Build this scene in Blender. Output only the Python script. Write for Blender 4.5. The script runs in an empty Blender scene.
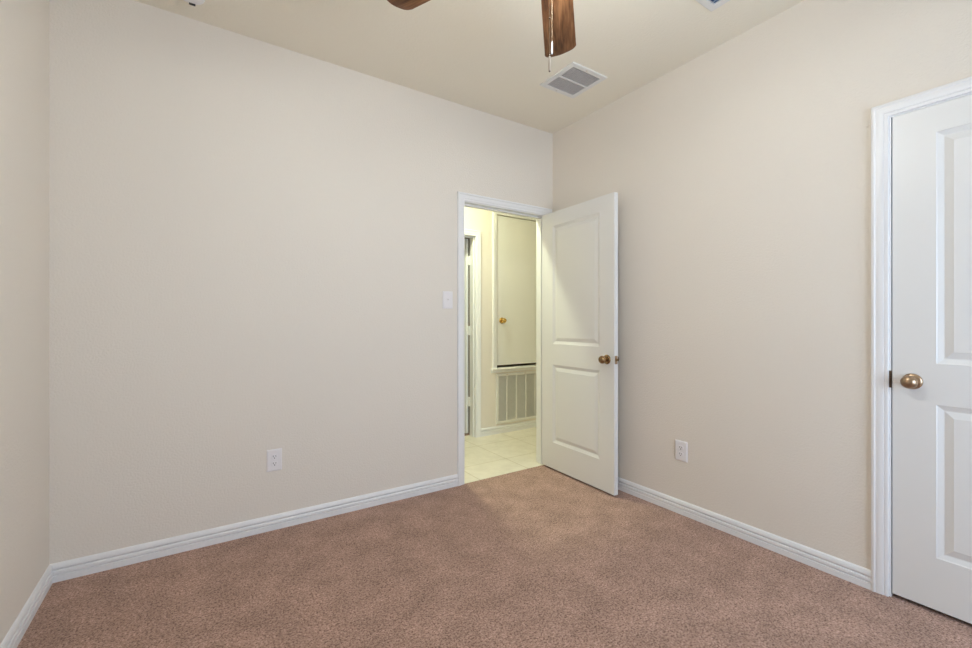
import bpy, bmesh, math, random
from mathutils import Vector, Matrix
random.seed(7)
S = bpy.context.scene
COL = S.collection
R = math.radians

# ------------------------------------------------------------------ camera
cam_d = bpy.data.cameras.new('camera')
cam = bpy.data.objects.new('camera', cam_d)
COL.objects.link(cam)
cam_d.sensor_width = 36.0
cam_d.lens = 434.87 / 972 * 36.0
cam_d.shift_y = -2.04 / 972
cam_d.clip_start = 0.02
cam.location = (-2.4645, -2.7142, 1.1727)
cam.rotation_euler = (R(90), 0, R(-33.524))
S.camera = cam
CAM = Vector(cam.location)
FWD = Vector((math.sin(R(33.524)), math.cos(R(33.524)), 0))
RGT = Vector((FWD.y, -FWD.x, 0))

# ------------------------------------------------------------------ light, exposure
SKY_STRENGTH = 9.0
FAN_LIGHT = 82.0
HALL_LIGHT = 560.0
w = bpy.data.worlds.new('sky')
S.world = w
w.use_nodes = True
bg = w.node_tree.nodes['Background']
bg.inputs[0].default_value = (0.60, 0.765, 0.97, 1)
bg.inputs[1].default_value = SKY_STRENGTH
S.view_settings.view_transform = 'Standard'
S.view_settings.look = 'None'
S.view_settings.exposure = 0.0
S.view_settings.gamma = 1.0
S.view_settings.use_curve_mapping = False
S.cycles.use_denoising = True
S.cycles.denoiser = 'OPENIMAGEDENOISE'
S.cycles.denoising_input_passes = 'RGB_ALBEDO_NORMAL'
S.cycles.denoising_prefilter = 'ACCURATE'
S.cycles.max_bounces = 14
S.cycles.diffuse_bounces = 10
S.cycles.sample_clamp_indirect = 8.0

# ------------------------------------------------------------------ dimensions
W, LEN, H, T = 3.021, 3.90, 2.74, 0.115     # room: x -W..0, y -LEN..0
HY = 1.045                                   # far wall of the hall
HH = 2.74                                    # hall ceiling
HX0, HX1 = -2.4, 1.3                         # ends of the hall
HEAD = 2.045                                  # door head height
WIN = (-1.70, -0.20, 0.50, 1.90)               # window in the rear wall

portal = bpy.data.lights.new('window_portal', 'AREA')
portal.shape = 'RECTANGLE'
portal.size, portal.size_y = WIN[1] - WIN[0], WIN[3] - WIN[2]
portal.cycles.is_portal = True
po = bpy.data.objects.new('window_portal', portal)
COL.objects.link(po)
po.location = ((WIN[0] + WIN[1]) / 2, -LEN - T - 0.02, (WIN[2] + WIN[3]) / 2)
po.rotation_euler = (R(90), 0, 0)            # faces +y, into the room

# ------------------------------------------------------------------ materials
def mat(name, color, rough=0.5, metal=0.0, spec=0.5):
    m = bpy.data.materials.new(name)
    m.use_nodes = True
    b = m.node_tree.nodes['Principled BSDF']
    b.inputs['Base Color'].default_value = (*color, 1)
    b.inputs['Roughness'].default_value = rough
    b.inputs['Metallic'].default_value = metal
    b.inputs['Specular IOR Level'].default_value = spec
    return m

def nodes(m):
    return m.node_tree.nodes, m.node_tree.links, m.node_tree.nodes['Principled BSDF']

def coords(m, scale=(1, 1, 1)):
    n, l, b = nodes(m)
    tc = n.new('ShaderNodeTexCoord')
    mp = n.new('ShaderNodeMapping')
    mp.inputs['Scale'].default_value = scale
    l.new(tc.outputs['Object'], mp.inputs['Vector'])
    return mp.outputs['Vector']

def noise(m, vec, scale, detail=2.0, rough=0.5):
    n, l, b = nodes(m)
    t = n.new('ShaderNodeTexNoise')
    t.inputs['Scale'].default_value = scale
    t.inputs['Detail'].default_value = detail
    t.inputs['Roughness'].default_value = rough
    l.new(vec, t.inputs['Vector'])
    return t.outputs['Fac']

def ramp(m, fac, stops):
    n, l, b = nodes(m)
    r = n.new('ShaderNodeValToRGB')
    e = r.color_ramp.elements
    while len(e) < len(stops):
        e.new(0.5)
    for k, (p, c) in enumerate(stops):
        e[k].position = p
        e[k].color = (*c, 1)
    l.new(fac, r.inputs['Fac'])
    return r.outputs['Color']

def mix(m, a, b_, fac, mode='MIX'):
    n, l, b = nodes(m)
    x = n.new('ShaderNodeMix')
    x.data_type = 'RGBA'
    x.blend_type = mode
    for sock, val in ((x.inputs[0], fac), (x.inputs[6], a), (x.inputs[7], b_)):
        if hasattr(val, 'is_linked'):
            l.new(val, sock)
        elif isinstance(val, (int, float)):
            sock.default_value = val
        else:
            sock.default_value = (*val, 1)
    return x.outputs[2]

def bump(m, height, strength, dist):
    n, l, b = nodes(m)
    k = n.new('ShaderNodeBump')
    k.inputs['Strength'].default_value = strength
    k.inputs['Distance'].default_value = dist
    l.new(height, k.inputs['Height'])
    l.new(k.outputs['Normal'], b.inputs['Normal'])

def paint(name, color, rough=0.6, tex=0.3, scale=110):
    m = mat(name, color, rough, 0, 0.3)
    v = coords(m)
    bump(m, noise(m, v, scale, 3.0, 0.55), tex, 0.004)
    return m

M = {}
M['wall'] = paint('wall_paint', (0.76, 0.712, 0.648), 0.65, 0.5)
M['ceiling'] = paint('ceiling_paint', (0.83, 0.785, 0.68), 0.75, 0.45, 80)
M['trim'] = mat('trim_paint', (0.80, 0.805, 0.82), 0.35)
M['door'] = mat('door_paint', (0.75, 0.75, 0.745), 0.38)
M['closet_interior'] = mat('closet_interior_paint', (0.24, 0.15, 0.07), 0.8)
M['plastic'] = mat('white_plastic', (0.80, 0.78, 0.80), 0.35)
M['slot'] = mat('dark_slot', (0.02, 0.018, 0.016), 0.7)
M['brass'] = mat('aged_brass', (0.31, 0.20, 0.10), 0.26, 1.0)
M['nickel'] = mat('warm_nickel', (0.42, 0.30, 0.20), 0.28, 1.0)
M['gold'] = mat('polished_brass', (0.62, 0.42, 0.14), 0.22, 1.0)
M['chain'] = mat('chain_brass', (0.34, 0.25, 0.155), 0.6, 0.25)
M['bronze'] = mat('fan_bronze', (0.10, 0.065, 0.045), 0.38, 0.8)
M['vent'] = mat('vent_enamel', (0.74, 0.735, 0.72), 0.4)
M['crate'] = mat('vent_egg_crate', (0.62, 0.59, 0.58), 0.45)
M['duct'] = mat('duct_dark', (0.03, 0.028, 0.03), 0.8)
M['register_blade'] = mat('register_blade', (0.55, 0.62, 0.72), 0.4)
M['register_gap'] = mat('register_gap', (0.03, 0.09, 0.20), 0.7)
M['fob'] = mat('pale_fob', (0.60, 0.52, 0.43), 0.35)
M['white_fob'] = mat('white_fob', (0.45, 0.46, 0.48), 0.5)

m = M['carpet'] = mat('carpet', (0.3, 0.2, 0.15), 0.95, 0, 0.05)
v = coords(m)
n1 = noise(m, v, 135, 5.0, 0.75)
n2 = noise(m, v, 7.0, 3.0, 0.6)
n3 = noise(m, v, 60, 2.0, 0.6)
base = ramp(m, n1, [(0.38, (0.135, 0.074, 0.052)), (0.46, (0.375, 0.240, 0.180)), (0.62, (0.60, 0.428, 0.345))])
soft = ramp(m, n2, [(0.35, (0.80, 0.765, 0.77)), (0.65, (1.04, 1.00, 1.02))])
fine = ramp(m, n3, [(0.36, (0.80, 0.79, 0.78)), (0.56, (1.07, 1.07, 1.07))])
c = mix(m, mix(m, base, soft, 1.0, 'MULTIPLY'), fine, 1.0, 'MULTIPLY')
m.node_tree.links.new(c, m.node_tree.nodes['Principled BSDF'].inputs['Base Color'])
m.node_tree.nodes['Principled BSDF'].inputs['Sheen Weight'].default_value = 0.15
bump(m, n1, 0.35, 0.008)

m = M['tile'] = mat('floor_tile', (0.6, 0.55, 0.45), 0.35)
v = coords(m)
n, l, b = nodes(m)
br = n.new('ShaderNodeTexBrick')
br.offset = 0.0
br.inputs['Scale'].default_value = 1.0
br.inputs['Brick Width'].default_value = 0.46
br.inputs['Row Height'].default_value = 0.46
br.inputs['Mortar Size'].default_value = 0.004
br.inputs['Color1'].default_value = (0.78, 0.74, 0.65, 1)
br.inputs['Color2'].default_value = (0.75, 0.71, 0.62, 1)
br.inputs['Mortar'].default_value = (0.58, 0.52, 0.40, 1)
mp = n.new('ShaderNodeMapping')
mp.inputs['Location'].default_value = (0.25 + 0.46 * 4, -0.320 + 0.46 * 4, 0)
l.new(v, mp.inputs['Vector'])
l.new(mp.outputs['Vector'], br.inputs['Vector'])
mott = ramp(m, noise(m, v, 7, 4, 0.65), [(0.3, (0.88, 0.87, 0.84)), (0.7, (1.04, 1.04, 1.03))])
l.new(mix(m, br.outputs['Color'], mott, 1.0, 'MULTIPLY'), b.inputs['Base Color'])

m = M['wood'] = mat('walnut_blade', (0.2, 0.1, 0.05), 0.6, 0, 0.25)
v = coords(m, (1.8, 15, 6))
g = noise(m, v, 2.2, 5.0, 0.62)
v2 = coords(m, (3.5, 80, 10))
g2 = noise(m, v2, 2.0, 2.0, 0.5)
cw = ramp(m, g, [(0.34, (0.065, 0.026, 0.011)), (0.5, (0.190, 0.083, 0.034)), (0.66, (0.31, 0.150, 0.066))])
cw = mix(m, cw, ramp(m, g2, [(0.35, (0.78, 0.76, 0.74)), (0.6, (1.06, 1.06, 1.06))]), 1.0, 'MULTIPLY')
m.node_tree.links.new(cw, m.node_tree.nodes['Principled BSDF'].inputs['Base Color'])

m = M['filter'] = mat('grille_filter', (0.36, 0.36, 0.345), 0.85)
v = coords(m)
fl = ramp(m, noise(m, v, 260, 1.0), [(0.35, (0.30, 0.31, 0.30)), (0.65, (0.44, 0.43, 0.40))])
m.node_tree.links.new(fl, m.node_tree.nodes['Principled BSDF'].inputs['Base Color'])

def glow(name, color, strength):
    m = mat(name, (0.9, 0.88, 0.84), 0.3)
    b = m.node_tree.nodes['Principled BSDF']
    b.inputs['Emission Color'].default_value = (*color, 1)
    b.inputs['Emission Strength'].default_value = strength
    return m
M['fan_glass'] = glow('lit_fan_glass', (0.95, 0.985, 0.96), FAN_LIGHT)
M['hall_glass'] = glow('lit_hall_glass', (0.93, 1.0, 0.70), HALL_LIGHT)

m = M['pane'] = bpy.data.materials.new('window_glass')
m.use_nodes = True
nt = m.node_tree
nt.nodes.remove(nt.nodes['Principled BSDF'])
tr = nt.nodes.new('ShaderNodeBsdfTransparent')
gl = nt.nodes.new('ShaderNodeBsdfGlossy')
gl.inputs['Roughness'].default_value = 0.02
mx = nt.nodes.new('ShaderNodeMixShader')
mx.inputs[0].default_value = 0.05
nt.links.new(tr.outputs[0], mx.inputs[1])
nt.links.new(gl.outputs[0], mx.inputs[2])
nt.links.new(mx.outputs[0], nt.nodes['Material Output'].inputs['Surface'])

# ------------------------------------------------------------------ mesh helpers
def obj(name, bm, material, parent=None, smooth=False, loc=None, recalc=True):
    if recalc:
        bmesh.ops.recalc_face_normals(bm, faces=bm.faces[:])
    me = bpy.data.meshes.new(name)
    bm.to_mesh(me)
    bm.free()
    me.materials.append(material)
    if smooth:
        for p in me.polygons:
            p.use_smooth = True
        me.set_sharp_from_angle(angle=R(38))
    o = bpy.data.objects.new(name, me)
    COL.objects.link(o)
    if parent:
        o.parent = parent
    if loc:
        o.location = loc
    return o

def tag(o, label, cat, group=None, kind=None):
    o['label'] = label
    o['category'] = cat
    if group: o['group'] = group
    if kind: o['kind'] = kind
    return o

def struct(o, label, cat):
    return tag(o, label, cat, None, 'structure')

def empty(name, loc, rz=0.0):
    o = bpy.data.objects.new(name, None)
    o.empty_display_size = 0.05
    o.location = loc
    o.rotation_euler = (0, 0, rz)
    COL.objects.link(o)
    return o

def box(bm, x0, x1, y0, y1, z0, z1, mtx=None, bevel=0.0, seg=2):
    vs = [bm.verts.new((x, y, z)) for x in (x0, x1) for y in (y0, y1) for z in (z0, z1)]
    fs = [bm.faces.new([vs[i] for i in q]) for q in ((0, 1, 3, 2), (4, 6, 7, 5), (0, 4, 5, 1), (2, 3, 7, 6), (0, 2, 6, 4), (1, 5, 7, 3))]
    bmesh.ops.recalc_face_normals(bm, faces=fs)
    if bevel:
        es = list({e for f in fs for e in f.edges})
        r = bmesh.ops.bevel(bm, geom=es, offset=bevel, segments=seg, profile=0.5, affect='EDGES')
        vs = list({v for f in r['faces'] for v in f.verts} | {v for v in vs if v.is_valid})
    if mtx:
        for v_ in vs: v_.co = mtx @ v_.co
    return bm

def lathe(bm, prof, mtx=None, seg=40):
    """prof: (radius, height) pairs about local z"""
    rings = []
    for r, h in prof:
        if r < 1e-6:
            rings.append([bm.verts.new((0, 0, h))])
        else:
            rings.append([bm.verts.new((r * math.cos(2 * math.pi * k / seg), r * math.sin(2 * math.pi * k / seg), h)) for k in range(seg)])
    for a, b_ in zip(rings, rings[1:]):
        for k in range(seg):
            k2 = (k + 1) % seg
            if len(a) == 1 and len(b_) == 1: continue
            if len(a) == 1: bm.faces.new((a[0], b_[k], b_[k2]))
            elif len(b_) == 1: bm.faces.new((a[k], b_[0], a[k2]))
            else: bm.faces.new((a[k], b_[k], b_[k2], a[k2]))
    if mtx:
        for ring in rings:
            for v_ in ring: v_.co = mtx @ v_.co
    return bm

def loft(bm, sections, closed=True, cap=True):
    rows = [[bm.verts.new(p) for p in s] for s in sections]
    n_ = len(rows[0])
    for a, b_ in zip(rows, rows[1:]):
        for k in range(n_ if closed else n_ - 1):
            k2 = (k + 1) % n_
            bm.faces.new((a[k], a[k2], b_[k2], b_[k]))
    if cap:
        bm.faces.new(rows[0][::-1])
        bm.faces.new(rows[-1])
    return bm

def tube(bm, pts, r, seg=10):
    pts = [Vector(p) for p in pts]
    rows = []
    for i, p in enumerate(pts):
        d = (pts[min(i + 1, len(pts) - 1)] - pts[max(i - 1, 0)]).normalized()
        a = d.orthogonal().normalized()
        b_ = d.cross(a)
        rows.append([p + (a * math.cos(2 * math.pi * k / seg) + b_ * math.sin(2 * math.pi * k / seg)) * r for k in range(seg)])
    return loft(bm, rows)

def wall_grid(us, vs, holes, P, thick):
    """slab in a (u,v) plane with rectangular holes; P(u,v,d) -> point, d 0..thick"""
    us = sorted(set(us) | {h[0] for h in holes} | {h[1] for h in holes})
    vs = sorted(set(vs) | {h[2] for h in holes} | {h[3] for h in holes})
    bm = bmesh.new()
    V = {}
    def vert(i, j, d):
        k = (i, j, d)
        if k not in V: V[k] = bm.verts.new(P(us[i], vs[j], thick if d else 0.0))
        return V[k]
    def solid(i, j):
        if i < 0 or j < 0 or i >= len(us) - 1 or j >= len(vs) - 1: return False
        cu, cv = (us[i] + us[i + 1]) / 2, (vs[j] + vs[j + 1]) / 2
        return not any(h[0] < cu < h[1] and h[2] < cv < h[3] for h in holes)
    for i in range(len(us) - 1):
        for j in range(len(vs) - 1):
            if not solid(i, j): continue
            for d in (0, 1):
                bm.faces.new([vert(i, j, d), vert(i + 1, j, d), vert(i + 1, j + 1, d), vert(i, j + 1, d)])
            for di, dj, a, b_ in ((-1, 0, (i, j), (i, j + 1)), (1, 0, (i + 1, j), (i + 1, j + 1)), (0, -1, (i, j), (i + 1, j)), (0, 1, (i, j + 1), (i + 1, j + 1))):
                if not solid(i + di, j + dj):
                    bm.faces.new([vert(*a, 0), vert(*b_, 0), vert(*b_, 1), vert(*a, 1)])
    return bm

def slab(name, x0, x1, y0, y1, z0, z1, material, label, cat):
    return struct(obj(name, box(bmesh.new(), x0, x1, y0, y1, z0, z1), material), label, cat)

# ------------------------------------------------------------------ room shell
floor = slab('floor', -W - T, T, -LEN - T, 0.0, -0.08, 0.0, M['carpet'], 'pinkish brown carpet across the whole bedroom floor', 'carpet')
slab('ceiling', -W - T, T, -LEN - T, T, H, H + 0.1, M['ceiling'], 'beige textured ceiling with the fan and vents', 'ceiling')

JX0, JX1 = -0.853, -0.079                    # bedroom door opening between jamb faces
wb = wall_grid([-W - T, HX1 + T], [-0.08, H + 0.1], [(JX0 - 0.018, JX1 + 0.018, -0.09, HEAD + 0.018)], lambda u, v_, d: (u, d, v_), T)
struct(obj('wall_back', wb, M['wall']), 'long off-white wall with the open doorway and light switch', 'wall')
slab('wall_left', -W - T, -W, -LEN, 0.0, -0.08, H, M['wall'], 'off-white wall at the left edge of the picture', 'wall')
CY0, CY1 = -2.892, -2.122                    # closet opening between jamb faces
wr = wall_grid([-LEN, 0.0], [-0.08, H], [(CY0 - 0.018, CY1 + 0.018, -0.09, HEAD + 0.018)], lambda u, v_, d: (d, u, v_), T)
struct(obj('wall_right', wr, M['wall']), 'off-white wall on the right with the closed panel door', 'wall')
wq = wall_grid([-W - T, T], [-0.08, H + 0.1], [WIN], lambda u, v_, d: (u, -LEN - d, v_), T)
struct(obj('wall_rear', wq, M['wall']), 'off-white wall with the window, behind the camera', 'wall')

# hall shell
slab('floor_hall', HX0, HX1, 0.0, HY + T, -0.09, -0.006, M['tile'], 'cream tiled hall floor beyond the open doorway', 'tiled floor')
slab('ceiling_hall', HX0, HX1, T, HY, HH, HH + 0.1, M['ceiling'], 'ceiling of the hall beyond the doorway', 'ceiling')
DX0, DX1 = -0.815, -0.103                    # hall doorway between jamb faces
AX0, AX1, AZ0, AZ1 = 0.157, 0.797, 0.688, 2.306   # service closet opening
wh = wall_grid([HX0, HX1], [-0.09, H + 0.1], [(DX0 - 0.018, DX1 + 0.018, -0.1, HEAD + 0.018), (AX0, AX1, AZ0, AZ1)], lambda u, v_, d: (u, HY + d, v_), T)
struct(obj('wall_hall_far', wh, M['wall']), 'cream hall wall seen through the doorway, with the low grille', 'wall')
slab('wall_hall_left', HX0 - T, HX0, T, HY + T, -0.09, H + 0.1, M['wall'], 'end wall of the hall to the left, out of view', 'wall')
slab('wall_hall_right', HX1, HX1 + T, T, HY + T, -0.09, H + 0.1, M['wall'], 'end wall of the hall to the right, out of view', 'wall')

def room_box(name, x0, x1, y0, y1, z0, z1, open_side, material, label, t=0.05):
    bm = bmesh.new()
    sides = {'x0': (x0 - t, x0, y0, y1, z0, z1), 'x1': (x1, x1 + t, y0, y1, z0, z1),
             'y0': (x0 - t, x1 + t, y0 - t, y0, z0, z1), 'y1': (x0 - t, x1 + t, y1, y1 + t, z0, z1),
             'z1': (x0 - t, x1 + t, y0, y1, z1, z1 + t), 'z0': (x0 - t, x1 + t, y0, y1, z0 - t, z0)}
    for k, s in sides.items():
        if k not in open_side: box(bm, *s)
    return struct(obj(name, bm, material), label, 'wall')
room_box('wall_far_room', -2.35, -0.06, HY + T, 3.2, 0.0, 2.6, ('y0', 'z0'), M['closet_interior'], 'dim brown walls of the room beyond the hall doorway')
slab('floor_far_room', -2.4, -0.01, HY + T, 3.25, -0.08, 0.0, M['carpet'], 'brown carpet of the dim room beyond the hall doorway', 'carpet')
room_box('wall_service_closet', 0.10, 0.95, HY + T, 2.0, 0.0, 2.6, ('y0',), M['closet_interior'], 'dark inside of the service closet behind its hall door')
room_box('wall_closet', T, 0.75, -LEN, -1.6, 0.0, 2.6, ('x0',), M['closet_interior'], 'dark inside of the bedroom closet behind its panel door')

# ------------------------------------------------------------------ baseboards
BASE = [(0, 0), (0.0130, 0), (0.0130, 0.0275), (0.0070, 0.0290), (0.0120, 0.0345), (0.0130, 0.037), (0.0130, 0.0450), (0.0118, 0.0490),
        (0.0050, 0.0505), (0.0118, 0.0605), (0.0124, 0.0630), (0.0108, 0.0710), (0.0075, 0.0785), (0.0025, 0.0830), (0, 0.0830)]
def baseboard(name, A, B, nrm, ma, mb, label):
    A, B, nrm = Vector(A), Vector(B), Vector(nrm)
    d = (B - A).normalized()
    s0 = [A + nrm * t + Vector((0, 0, z)) + d * t * ma for t, z in BASE]
    s1 = [B + nrm * t + Vector((0, 0, z)) - d * t * mb for t, z in BASE]
    return struct(obj(name, loft(bmesh.new(), [s0, s1]), M['trim']), label, 'baseboard')
baseboard('baseboard_back', (-W, 0, 0), (-0.915, 0, 0), (0, -1, 0), 1, 0, 'white moulded baseboard along the long back wall')
baseboard('baseboard_left', (-W, -LEN, 0), (-W, 0, 0), (1, 0, 0), 1, 1, 'white moulded baseboard along the left wall')
baseboard('baseboard_right', (0, 0, 0), (0, -2.060, 0), (-1, 0, 0), 1, 0, 'white moulded baseboard on the right wall between the two doors')
baseboard('baseboard_right_rear', (0, -2.957, 0), (0, -LEN, 0), (-1, 0, 0), 0, 1, 'white moulded baseboard beyond the closet door')
baseboard('baseboard_rear', (0, -LEN, 0), (-W, -LEN, 0), (0, 1, 0), 1, 1, 'white moulded baseboard under the window')
baseboard('baseboard_hall', (-0.043, HY, -0.006), (HX1, HY, -0.006), (0, -1, 0), 0, 0, 'cream moulded baseboard under the hall grille')

# ------------------------------------------------------------------ door frames
CAS = [(0, 0), (0, 0.0075), (0.003, 0.0095), (0.011, 0.0100), (0.0125, 0.0085), (0.0145, 0.0085), (0.016, 0.0110), (0.022, 0.0125), (0.036, 0.0150),
       (0.039, 0.0140), (0.042, 0.0140), (0.0445, 0.0165), (0.050, 0.0170), (0.055, 0.0150), (0.057, 0.0110), (0.057, 0)]
def casing(P, a, b_, top, z0=0.0):
    secs = [[P(a - w_, z0, t) for w_, t in CAS], [P(a - w_, top + w_, t) for w_, t in CAS],
            [P(b_ + w_, top + w_, t) for w_, t in CAS], [P(b_ + w_, z0, t) for w_, t in CAS]]
    return loft(bmesh.new(), secs)
def jamb(P, a, b_, top, z0=0.0, depth=T, stop0=0.045, stop1=0.08):
    """P(u, z, t): t negative goes into the wall"""
    bm = bmesh.new()
    def bx(u0, u1, za, zb, d0, d1):
        p0, p1 = Vector(P(u0, za, -d0)), Vector(P(u1, zb, -d1))
        lo = [min(p0[i], p1[i]) for i in range(3)]
        hi = [max(p0[i], p1[i]) for i in range(3)]
        box(bm, lo[0], hi[0], lo[1], hi[1], lo[2], hi[2])
    g = 0.018
    bx(a - g, a, z0, top + g, 0, depth); bx(b_, b_ + g, z0, top + g, 0, depth); bx(a, b_, top, top + g, 0, depth)
    s = 0.011
    bx(a, a + s, z0, top, stop0, stop1); bx(b_ - s, b_, z0, top, stop0, stop1); bx(a + s, b_ - s, top - s, top, stop0, stop1)
    return bm
PB = lambda u, z, t: (u, -t, z)              # bedroom side of the back wall
tr1 = struct(obj('trim_1', casing(PB, JX0 - 0.005, JX1 + 0.005, HEAD + 0.005), M['trim'], smooth=True), 'white moulded casing around the open bedroom doorway', 'door casing')
obj('jamb', jamb(PB, JX0, JX1, HEAD, -0.005), M['trim'], tr1)
PBH = lambda u, z, t: (u, T + t, z)
obj('hall_casing', casing(PBH, JX0 - 0.005, JX1 + 0.005, HEAD + 0.005, -0.006), M['trim'], tr1, True)
PR = lambda u, z, t: (-t, u, z)              # room side of the right wall
tr2 = struct(obj('trim_2', casing(PR, CY0 - 0.005, CY1 + 0.006, HEAD + 0.006), M['trim'], smooth=True), 'white moulded casing around the closed closet door', 'door casing')
obj('jamb', jamb(PR, CY0, CY1, HEAD), M['trim'], tr2)
bm = bmesh.new()
box(bm, -0.003, 0.004, CY1 - 0.0015, CY1 + 0.006, 0.893, 0.965, bevel=0.001)
obj('strike_plate', bm, M['bronze'], tr2)
PH = lambda u, z, t: (u, HY - t, z)          # hall side of the far wall
tr3 = struct(obj('trim_3', casing(PH, DX0 - 0.003, DX1 + 0.003, HEAD + 0.003, -0.006), M['trim'], smooth=True), 'cream casing around the hall doorway into the dim room', 'door casing')
obj('jamb', jamb(PH, DX0, DX1, HEAD, -0.006, T, 0.03, 0.068), M['trim'], tr3)

# ------------------------------------------------------------------ panel doors
DH, DT = 2.026, 0.035
def panel_leaf(wd, y_front=0.0):
    """x 0..wd, y 0..DT, z 0..DH; two moulded panels on both faces"""
    st = 0.132
    xs = [0, st, wd - st, wd]
    zs = [0, 0.208, 0.822, 0.987, 1.917, DH]
    bm = bmesh.new()
    prof = [(0.0, 0.0), (0.003, 0.0025), (0.019, 0.0085), (0.023, 0.0090), (0.026, 0.0080), (0.045, 0.0030), (0.048, 0.0018)]
    for side in (0, 1):
        Y = lambda dep: dep if side == 0 else DT - dep
        V = {(i, j): bm.verts.new((xs[i], Y(0), zs[j])) for i in range(4) for j in range(6)}
        for i in range(3):
            for j in range(5):
                cs = [V[i, j], V[i + 1, j], V[i + 1, j + 1], V[i, j + 1]]
                if i == 1 and j in (1, 3):
                    prev = cs
                    for off, dep in prof[1:]:
                        cur = [bm.verts.new((x, Y(dep), z)) for x, z in ((xs[1] + off, zs[j] + off), (xs[2] - off, zs[j] + off), (xs[2] - off, zs[j + 1] - off), (xs[1] + off, zs[j + 1] - off))]
                        for k in range(4):
                            bm.faces.new((prev[k], prev[(k + 1) % 4], cur[(k + 1) % 4], cur[k]))
                        prev = cur
                    bm.faces.new(prev)
                else:
                    bm.faces.new(cs)
    # edges
    for a, b_ in (((0, 0), (0, DH)), ((wd, 0), (wd, DH))):
        zz = zs
        for z0, z1 in zip(zz, zz[1:]):
            bm.faces.new([bm.verts.new((a[0], 0, z0)), bm.verts.new((a[0], DT, z0)), bm.verts.new((a[0], DT, z1)), bm.verts.new((a[0], 0, z1))])
    for z in (0, DH):
        for x0, x1 in zip(xs, xs[1:]):
            bm.faces.new([bm.verts.new((x0, 0, z)), bm.verts.new((x1, 0, z)), bm.verts.new((x1, DT, z)), bm.verts.new((x0, DT, z))])
    bmesh.ops.remove_doubles(bm, verts=bm.verts[:], dist=1e-5)
    return bm

KNOB = [(0.0125, 0.006), (0.0115, 0.016), (0.0125, 0.024), (0.019, 0.029), (0.0245, 0.036), (0.0268, 0.044), (0.0260, 0.052), (0.0215, 0.060), (0.0125, 0.0655), (0.004, 0.0672), (0.0, 0.0672)]
ROSE = [(0.0, 0.0), (0.0325, 0.0), (0.0325, 0.0025), (0.0300, 0.0065), (0.0240, 0.0090), (0.0170, 0.0100), (0.0125, 0.0105), (0.0, 0.0105)]
def knob(parent, x, z, y, sgn, material):
    """sgn -1: sticks out to -y, +1: to +y"""
    mt = Matrix.Translation((x, y, z)) @ Matrix.Rotation(R(90) * (1 if sgn < 0 else -1), 4, 'X')
    k = obj('door_knob', lathe(bmesh.new(), KNOB, mt), material, parent, True)
    obj('rosette', lathe(bmesh.new(), ROSE, mt), material, k, True)
    return k
def hinge(parent, mtx, material):
    bm = bmesh.new()
    lathe(bm, [(0, -0.046), (0.006, -0.046), (0.0065, -0.044), (0.0065, 0.044), (0.006, 0.046), (0, 0.046)], mtx, 14)
    return obj('hinge', bm, material, parent, True)

# open bedroom door: local x runs from the hinge edge, local y 0 = room face (+y is the hall face)
d1 = obj('door_1', panel_leaf(0.762), M['door'])
d1_ang = 87.8
# closed, the leaf runs along -x with its room face at y 0; the pin stands just in front of it
pin = Vector((JX1, -0.006, 0.014))
mclosed = Matrix(((-1, 0, 0, -0.003), (0, 1, 0, 0.006), (0, 0, 1, 0), (0, 0, 0, 1)))
bmx = bmesh.new(); bmx.from_mesh(d1.data)
# mirror x so the leaf stays a proper rotation
for v_ in bmx.verts: v_.co = mclosed @ v_.co
bmesh.ops.recalc_face_normals(bmx, faces=bmx.faces[:])
bmx.to_mesh(d1.data); bmx.free()
d1.location = pin
d1.rotation_euler = (0, 0, R(d1_ang))
struct(d1, 'white two-panel door standing open against the right wall', 'door')
LX = -0.003 - 0.762 + 0.064
knob(d1, LX, 0.904, 0.006 + DT, +1, M['brass'])
knob(d1, LX, 0.904, 0.006, -1, M['brass'])
ex = -0.003 - 0.762
bm = bmesh.new()
box(bm, ex - 0.0015, ex + 0.001, 0.006 + 0.005, 0.006 + 0.030, 0.876, 0.932, bevel=0.0006, seg=1)
lp = obj('latch_plate', bm, M['nickel'], d1)
bm = bmesh.new()
box(bm, ex - 0.012, ex, 0.006 + 0.011, 0.006 + 0.024, 0.896, 0.914, bevel=0.003)
obj('latch_bolt', bm, M['brass'], lp)
for z in (0.25, 1.02, 1.80):
    hinge(d1, Matrix.Translation((0, 0, z)), M['brass'])

# closed closet door: leaf in the plane of the right wall, latch edge towards the corner
d2 = obj('door_2', panel_leaf(0.762), M['door'], loc=(0.002, CY1 - 0.004, 0.018))
d2.rotation_euler = (0, 0, R(-90))
# rotation -90: local (x,y) -> (y,-x): local y=0 face sits at x=0 and faces -x, as it should
struct(d2, 'white two-panel closet door standing shut at the right edge', 'door')
knob(d2, 0.062, 0.909, 0.0, -1, M['nickel'])
for z in (0.25, 1.02, 1.80):
    hinge(d2, Matrix.Translation((0.764, -0.004, z)), M['nickel'])

# leaf of the hall doorway, swung into the dim room
d3 = obj('door_3', box(bmesh.new(), 0.008, 0.70, 0.0, 0.035, 0.0, 2.03, bevel=0.001), M['door'], loc=(DX1 - 0.001, HY + T + 0.012, 0.012))
d3.rotation_euler = (0, 0, R(97))
struct(d3, 'edge of a white door swung open inside the dim room', 'door')
for z in (0.33, 1.07, 1.80):
    bm = bmesh.new()
    box(bm, -0.024, 0.012, -0.004, 0.012, z - 0.046, z + 0.046, bevel=0.001)
    obj('hinge', bm, M['trim'], d3)

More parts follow.
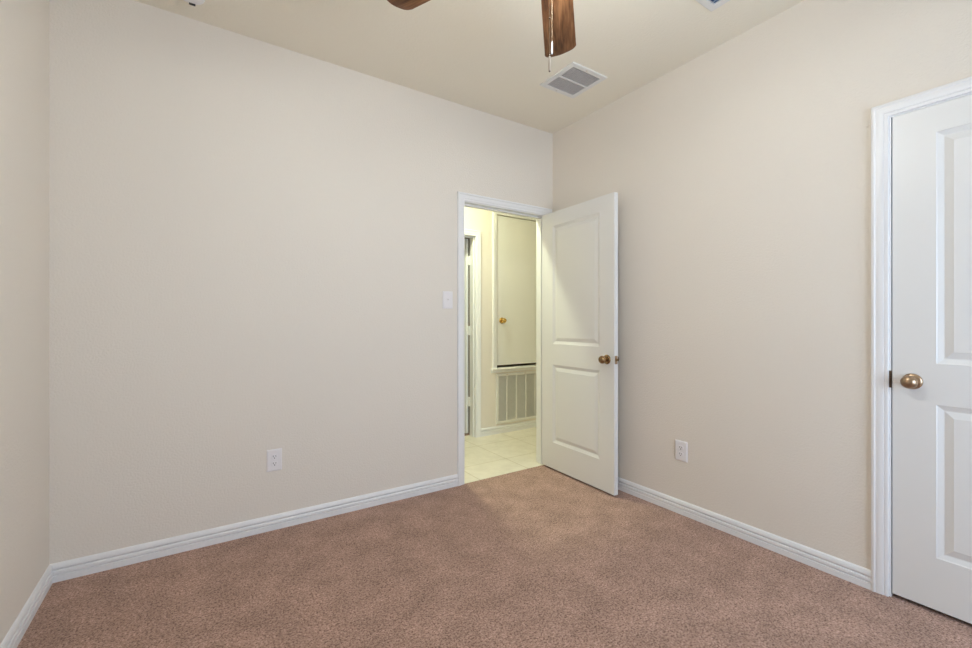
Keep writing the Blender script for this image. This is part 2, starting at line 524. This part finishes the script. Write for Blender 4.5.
# ------------------------------------------------------------------ service closet in the hall wall
bm = bmesh.new()
fx0, fx1, ft = 0.106, 0.848, 2.357
FR = [(0, 0), (0, 0.010), (0.004, 0.013), (0.020, 0.014), (0.030, 0.017), (0.047, 0.018), (0.051, 0.012), (0.051, 0)]
secs = [[PH(AX0 - w_, 0.688, t) for w_, t in FR], [PH(AX0 - w_, AZ1 + w_, t) for w_, t in FR],
        [PH(AX1 + w_, AZ1 + w_, t) for w_, t in FR], [PH(AX1 + w_, 0.688, t) for w_, t in FR]]
struct(obj('trim_4', loft(bm, secs), M['trim'], smooth=True), 'cream frame around the small slab door in the hall', 'door casing')
ST = [(0, 0.640), (0.012, 0.640), (0.014, 0.655), (0.020, 0.664), (0.034, 0.668), (0.038, 0.676), (0.036, 0.686), (0.030, 0.688), (0, 0.688)]
bm = loft(bmesh.new(), [[(0.087, HY - t, z) for t, z in ST], [(0.867, HY - t, z) for t, z in ST]])
struct(obj('trim_5', bm, M['trim'], smooth=True), 'cream ledge between the hall grille and the slab door', 'ledge')
d4 = obj('door_4', box(bmesh.new(), AX0 + 0.005, AX1 - 0.005, 0.0, 0.035, 0.714, AZ1 - 0.005, bevel=0.0015), M['door'], loc=(0, HY + 0.003, 0))
struct(d4, 'plain cream slab door set high above the hall grille', 'door')
mt = Matrix.Translation((0.228, 0, 1.188)) @ Matrix.Rotation(R(90), 4, 'X')
k = obj('door_knob', lathe(bmesh.new(), KNOB, mt), M['gold'], d4, True)
obj('rosette', lathe(bmesh.new(), ROSE, mt), M['gold'], k, True)

# return air grille
g = empty('return_air_grille', (0.4875, HY, 0.099))
tag(g, 'wide cream return air grille low on the hall wall', 'grille')
gw, gh, gb = 0.675, 0.526, 0.027
def rect_frame(bm, x0, x1, z0, z1, bd, y0, y1, bevel=0.002):
    def ring(ins, y): return [bm.verts.new(p) for p in ((x0 + ins, y, z0 + ins), (x1 - ins, y, z0 + ins), (x1 - ins, y, z1 - ins), (x0 + ins, y, z1 - ins))]
    rs = [ring(0, y0), ring(0, y1 + bevel), ring(bevel * 2, y1), ring(bd - bevel, y1), ring(bd, y1 + bevel), ring(bd, y0)]
    for a, b_ in zip(rs, rs[1:] + rs[:1]):
        for q in range(4):
            bm.faces.new((a[q], a[(q + 1) % 4], b_[(q + 1) % 4], b_[q]))
    return bm
bm = rect_frame(bmesh.new(), -gw / 2, gw / 2, 0, gh, gb, 0.0, -0.016)
obj('frame', bm, M['vent'], g)
for x in (0.287, 0.4165, 0.546, 0.6755):
    obj('bar', box(bmesh.new(), x - 0.4875 - 0.006, x - 0.4875 + 0.006, -0.014, -0.004, gb, gh - gb, bevel=0.001), M['vent'], g)
bm = bmesh.new()
z = gb + 0.008
while z < gh - gb:
    mt = Matrix.Translation((0, -0.006, z)) @ Matrix.Rotation(R(35), 4, 'X')
    box(bm, -gw / 2 + gb, gw / 2 - gb, -0.0045, 0.0045, -0.0006, 0.0006, mt)
    z += 0.012
obj('louvre', bm, M['vent'], g)
obj('filter', box(bmesh.new(), -gw / 2 + gb, gw / 2 - gb, -0.001, 0.0, gb, gh - gb), M['filter'], g)
for x in (-0.20, 0.045, 0.28):
    obj('latch', box(bmesh.new(), x - 0.012, x + 0.012, -0.019, -0.014, gh - 0.016, gh - 0.008, bevel=0.002), M['fob'], g)

# ------------------------------------------------------------------ hall lamp (gives the light through the doorway)
hl = empty('hall_ceiling_light', (-0.755, 0.53, HH))
tag(hl, 'small round lit ceiling lamp in the hall beyond the doorway', 'ceiling light')
obj('lamp_base', lathe(bmesh.new(), [(0, 0), (0.085, 0), (0.085, -0.010), (0.078, -0.014), (0, -0.014)]), M['vent'], hl, True)
obj('lamp_shade', lathe(bmesh.new(), [(0.072, -0.014), (0.072, -0.016), (0.066, -0.018), (0, -0.018)]), M['hall_glass'], hl, True)

# ------------------------------------------------------------------ window (behind the camera)
wx0, wx1, wz0, wz1 = WIN
wn = empty('window_1', ((wx0 + wx1) / 2, -LEN - 0.06, wz0))
struct(wn, 'white framed sash window behind the camera', 'window')
ww, hh = wx1 - wx0, wz1 - wz0
bm = rect_frame(bmesh.new(), -ww / 2, ww / 2, 0, hh, 0.05, -0.045, 0.02, 0.0)
obj('window_frame', bm, M['trim'], wn)
obj('sash_rail', box(bmesh.new(), -ww / 2 + 0.05, ww / 2 - 0.05, -0.03, 0.012, hh / 2 - 0.02, hh / 2 + 0.02), M['trim'], wn)
obj('pane', box(bmesh.new(), -ww / 2 + 0.05, ww / 2 - 0.05, -0.036, -0.032, 0.05, hh - 0.05), M['pane'], wn)
obj('window_sill', box(bmesh.new(), -ww / 2 - 0.05, ww / 2 + 0.05, 0.02, 0.11, -0.025, 0.0, bevel=0.004), M['trim'], wn)

# ------------------------------------------------------------------ outlets and switch
def plate(bm, w_, h_):
    """in the local x-z plane, sticking out to -y"""
    d, e = 0.0075, 0.0065
    a = [(-w_ / 2, 0), (w_ / 2, 0)]
    def ring(ins, y): return [(-w_ / 2 + ins, y, -h_ / 2 + ins), (w_ / 2 - ins, y, -h_ / 2 + ins), (w_ / 2 - ins, y, h_ / 2 - ins), (-w_ / 2 + ins, y, h_ / 2 - ins)]
    return loft(bm, [ring(0, 0), ring(0, -0.0036), ring(0.0012, -0.0050), ring(e, -d), ring(e + 0.001, -d)])
def outlet(loc, rz, label):
    o = empty('electrical_outlet', loc, rz)
    tag(o, label, 'outlet', 'wall outlets near the floor')
    obj('cover_plate', plate(bmesh.new(), 0.079, 0.122), M['plastic'], o)
    for s in (-1, 1):
        z = s * 0.0195
        pts = []
        for k in range(40):
            a = 2 * math.pi * k / 40
            pts.append((0.0172 * math.cos(a), max(-0.0135, min(0.0135, 0.0172 * math.sin(a)))))
        bm = loft(bmesh.new(), [[(x, -0.0060, z + q) for x, q in pts], [(x, -0.0092, z + q) for x, q in pts], [(x * 0.96, -0.0098, z + q * 0.96) for x, q in pts]])
        rc = obj('receptacle', bm, M['plastic'], o)
        bm = bmesh.new()
        box(bm, -0.0078, -0.0054, -0.0101, -0.0094, z - 0.0005, z + 0.0085)
        box(bm, 0.0054, 0.0078, -0.0101, -0.0094, z + 0.0005, z + 0.0075)
        lathe(bm, [(0, -0.0003), (0.0028, -0.0003), (0.0028, 0.0004), (0, 0.0004)], Matrix.Translation((0, -0.0097, z - 0.0068)) @ Matrix.Rotation(R(90), 4, 'X'), 16)
        obj('slots', bm, M['slot'], rc)
    obj('screw', lathe(bmesh.new(), [(0, 0), (0.0030, 0), (0.0026, 0.0010), (0, 0.0013)], Matrix.Translation((0, -0.0074, 0)) @ Matrix.Rotation(R(90), 4, 'X'), 16), M['plastic'], o, True)
    return o
outlet((-2.104, 0, 0.392), 0, 'white electrical outlet on the long back wall, below the empty middle')
outlet((0, -1.158, 0.385), R(-90), 'white electrical outlet on the right wall beside the open door')

sw = empty('light_switch', (-0.993, 0, 1.328))
tag(sw, 'white toggle light switch on the wall left of the open doorway', 'light switch')
obj('cover_plate', plate(bmesh.new(), 0.079, 0.122), M['plastic'], sw)
obj('toggle_slot', box(bmesh.new(), -0.0055, 0.0055, -0.0082, -0.0070, -0.0125, 0.0125), M['plastic'], sw)
mt = Matrix.Translation((0, -0.0080, 0.002)) @ Matrix.Rotation(R(-28), 4, 'X')
obj('toggle', box(bmesh.new(), -0.0042, 0.0042, -0.012, 0.0, -0.0045, 0.0045, mt, 0.0012), M['plastic'], sw)
for s in (-1, 1):
    obj('screw', lathe(bmesh.new(), [(0, 0), (0.0030, 0), (0.0026, 0.0010), (0, 0.0013)], Matrix.Translation((0, -0.0074, s * 0.030)) @ Matrix.Rotation(R(90), 4, 'X'), 16), M['plastic'], sw, True)

# ------------------------------------------------------------------ ceiling vents
def down(bm):
    """turn an x-z plate facing -y into a plate on the ceiling facing -z (z -> y)"""
    for v_ in bm.verts:
        x, y, z = v_.co
        v_.co = (x, z, y)
    return bm
vx0, vx1, vy0, vy1 = -0.583, -0.280, -0.824, -0.517
vc = ((vx0 + vx1) / 2, (vy0 + vy1) / 2, H)
vt = empty('ceiling_vent', vc)
tag(vt, 'square white egg-crate vent on the ceiling near the far corner', 'vent')
hw, hl_ = (vx1 - vx0) / 2, (vy1 - vy0) / 2
obj('frame', down(rect_frame(bmesh.new(), -hw, hw, -hl_, hl_, 0.033, 0.0, -0.009)), M['vent'], vt)
obj('divider', box(bmesh.new(), -hw + 0.033, hw - 0.033, -0.007, 0.007, -0.0085, -0.001), M['vent'], vt)
bm = bmesh.new()
box(bm, -hw + 0.033, hw - 0.033, -hl_ + 0.033, hl_ - 0.033, -0.0008, -0.0003)
obj('duct', bm, M['duct'], vt)
bm = bmesh.new()
nx, ny = 17, 8
for s in (-1, 1):
    ya, yb = (0.007, hl_ - 0.033) if s > 0 else (-hl_ + 0.033, -0.007)
    for i in range(1, nx):
        x = -hw + 0.033 + (2 * hw - 0.066) * i / nx
        box(bm, x - 0.0009, x + 0.0009, ya, yb, -0.0070, -0.0010)
    for j in range(1, ny):
        y = ya + (yb - ya) * j / ny
        box(bm, -hw + 0.033, hw - 0.033, y - 0.0009, y + 0.0009, -0.0068, -0.0012)
obj('egg_crate', bm, M['crate'], vt)
for y in (-hl_ + 0.016, hl_ - 0.016):
    obj('screw', lathe(bmesh.new(), [(0, 0), (0.0035, 0), (0.003, -0.0015), (0, -0.002)], Matrix.Translation((-0.02, y, -0.009)), 14), M['nickel'], vt, True)

rw, rl = 0.36, 0.21                                   # supply register
rg = empty('air_register', (-0.313 - rw / 2, -1.517 - rl / 2, H))
tag(rg, 'white supply air register on the ceiling at the top edge, right of the fan', 'vent')
obj('frame', down(rect_frame(bmesh.new(), -rw / 2, rw / 2, -rl / 2, rl / 2, 0.036, 0.0, -0.010)), M['vent'], rg)
obj('duct', box(bmesh.new(), -rw / 2 + 0.03, rw / 2 - 0.03, -rl / 2 + 0.03, rl / 2 - 0.03, -0.0008, -0.0003), M['register_gap'], rg)
for i in range(9):
    x = -rw / 2 + 0.03 + (rw - 0.072) * (i + 0.5) / 9
    mt = Matrix.Translation((x, 0, -0.007)) @ Matrix.Rotation(R(-38), 4, 'Y')
    obj('blade', box(bmesh.new(), -0.008, 0.008, -rl / 2 + 0.03, rl / 2 - 0.03, -0.0008, 0.0008, mt), M['register_blade'], rg)

# ------------------------------------------------------------------ smoke detector
sd = empty('smoke_detector', (-2.494, -0.238, H))
tag(sd, 'round white smoke detector on the ceiling above the back wall', 'smoke detector')
obj('mounting_base', lathe(bmesh.new(), [(0, 0), (0.062, 0), (0.062, -0.009), (0, -0.009)]), M['plastic'], sd, True)
obj('housing', lathe(bmesh.new(), [(0, -0.009), (0.059, -0.009), (0.059, -0.026), (0.055, -0.034), (0.046, -0.040), (0.030, -0.0425), (0, -0.043)]), M['plastic'], sd, True)
bm = bmesh.new()
box(bm, -0.006, 0.020, 0.036, 0.0545, -0.0425, -0.034, bevel=0.002)
obj('sensor_slot', bm, M['duct'], sd)

# ------------------------------------------------------------------ ceiling fan
FX, FY, BZ = -1.540, -1.693, 2.405
fan = empty('ceiling_fan', (FX, FY, H))
tag(fan, 'ceiling fan with walnut brown blades and two pull chains', 'ceiling fan')
L = lambda z: z - H
obj('canopy', lathe(bmesh.new(), [(0, 0), (0.072, 0), (0.072, -0.012), (0.060, -0.045), (0.030, -0.062), (0, -0.062)]), M['bronze'], fan, True)
obj('downrod', lathe(bmesh.new(), [(0, -0.055), (0.0125, -0.055), (0.0125, -0.17), (0, -0.17)]), M['bronze'], fan, True)
obj('motor_housing', lathe(bmesh.new(), [(0, -0.160), (0.045, -0.162), (0.110, -0.180), (0.132, -0.200), (0.135, -0.245), (0.128, -0.272), (0.085, -0.292), (0, -0.294)]), M['bronze'], fan, True)
obj('switch_housing', lathe(bmesh.new(), [(0, -0.290), (0.062, -0.292), (0.064, -0.345), (0.100, -0.360), (0.122, -0.372), (0.124, -0.384), (0, -0.384)]), M['bronze'], fan, True)
# three bell shades around the fitter, between the two chains
for deg in (355.0, 115.0, 235.0):
    mt = Matrix.Rotation(R(deg), 4, 'Z') @ Matrix.Translation((0.075, 0, -0.372)) @ Matrix.Rotation(R(98), 4, 'Y')
    am = obj('lamp_arm', lathe(bmesh.new(), [(0, -0.035), (0.020, -0.035), (0.026, -0.010), (0.030, 0.022), (0, 0.022)], mt), M['bronze'], fan, True)
    obj('lamp_shade', lathe(bmesh.new(), [(0.024, 0.018), (0.030, 0.024), (0.044, 0.050), (0.053, 0.082), (0.055, 0.108), (0.058, 0.118), (0.050, 0.118), (0.030, 0.124), (0, 0.126)], mt), M['fan_glass'], am, True)

def blade_outline():
    # local x radial, y across; r 0.19 .. 0.66
    r0, r1 = 0.19, 0.655
    def hw_(r): return 0.056 + (0.0725 - 0.056) * min(1, max(0, (r - r0) / (r1 - r0)))
    pts = []
    for q in range(9):
        r = r0 + (r1 - 0.040 - r0) * q / 8
        pts.append((r, -hw_(r)))
    cr = 0.034
    cx, cy = r1 - cr - 0.006, -hw_(r1) + cr
    for q in range(1, 9):
        a = R(-90 + 80 * q / 8)
        pts.append((cx + cr * math.cos(a), cy + cr * math.sin(a)))
    for q in range(1, 8):
        t = q / 8
        y = cy + (0 - 2 * cy) * t
        pts.append((r1 - 0.006 + 0.006 * (1 - (2 * t - 1) ** 2), y))
    for q in range(8, 0, -1):
        a = R(-90 + 80 * q / 8)
        pts.append((cx + cr * math.cos(a), -(cy + cr * math.sin(a))))
    for q in range(8, -1, -1):
        r = r0 + (r1 - 0.040 - r0) * q / 8
        pts.append((r, hw_(r)))
    for q in range(1, 6):
        a = R(90 + 180 * q / 6)
        pts.append((r0 + 0.02 * math.cos(a), hw_(r0) * math.sin(a)))
    return pts
def blade_mesh():
    o = blade_outline()
    sh = lambda k, z: [(0.2 + (x - 0.2) * k, y * k, z) for x, y in o]
    return loft(bmesh.new(), [sh(0.99, -0.0032), sh(1.0, -0.0020), sh(1.0, 0.0020), sh(0.99, 0.0032)])
PITCH = -13.0
first = None
for i in range(5):
    ang = R(44.4 + 72 * i)
    rot = Matrix.Rotation(ang, 4, 'Z') @ Matrix.Rotation(R(PITCH), 4, 'X')
    if first is None:
        bl = obj('blade', blade_mesh(), M['wood'], fan, True)
        bm = bmesh.new()
        sec = []
        for x, hw2, zc, th in ((0.085, 0.020, -0.012, 0.006), (0.13, 0.014, -0.014, 0.006), (0.17, 0.014, -0.009, 0.005), (0.20, 0.035, -0.0055, 0.002), (0.255, 0.040, -0.0050, 0.0017), (0.285, 0.020, -0.0048, 0.0015)):
            sec.append([(x, -hw2, zc - th), (x, hw2, zc - th), (x, hw2, zc + th), (x, -hw2, zc + th)])
        ir = obj('blade_iron', loft(bm, sec), M['bronze'], bl)
        first = (bl, ir)
    else:
        bl = first[0].copy(); COL.objects.link(bl); bl.parent = fan
        ir = first[1].copy(); COL.objects.link(ir); ir.parent = bl
    bl.matrix_local = Matrix.Translation((0, 0, L(BZ))) @ rot

def chain(lat, dep, z_end, fob_len, fob_r, fob_mat, tip):
    p = CAM + RGT * lat + FWD * dep
    x, y = p.x - FX, p.y - FY
    bm = bmesh.new()
    top = L(2.362)
    z = top
    end = L(z_end) + fob_len
    while z > end:
        bmesh.ops.create_icosphere(bm, subdivisions=1, radius=0.00125, matrix=Matrix.Translation((x, y, z)))
        z -= 0.0036
    tube(bm, [(x, y, top), (x, y, end)], 0.0006, 6)
    ch = obj('pull_chain', bm, M['chain'], fan, True)
    mt = Matrix.Translation((x, y, L(z_end)))
    fb = obj('fob', lathe(bmesh.new(), [(0, 0), (fob_r * 0.8, 0.0006), (fob_r, 0.004), (fob_r, fob_len - 0.004), (fob_r * 0.7, fob_len), (0, fob_len + 0.001)], mt, 20), fob_mat, ch, True)
    for q in tip:
        bm = bmesh.new()
        bmesh.ops.create_icosphere(bm, subdivisions=2, radius=0.0028, matrix=Matrix.Translation((x, y, L(z_end) + q)))
        obj('connector', bm, M['bronze'], ch, True)
chain(0.1463 * 1.25, 1.25, 1.893, 0.043, 0.0036, M['fob'], (0.001, 0.045, 0.152))
chain(0.1518 * 1.47, 1.47, 2.077, 0.042, 0.0030, M['white_fob'], (0.044, 0.185))
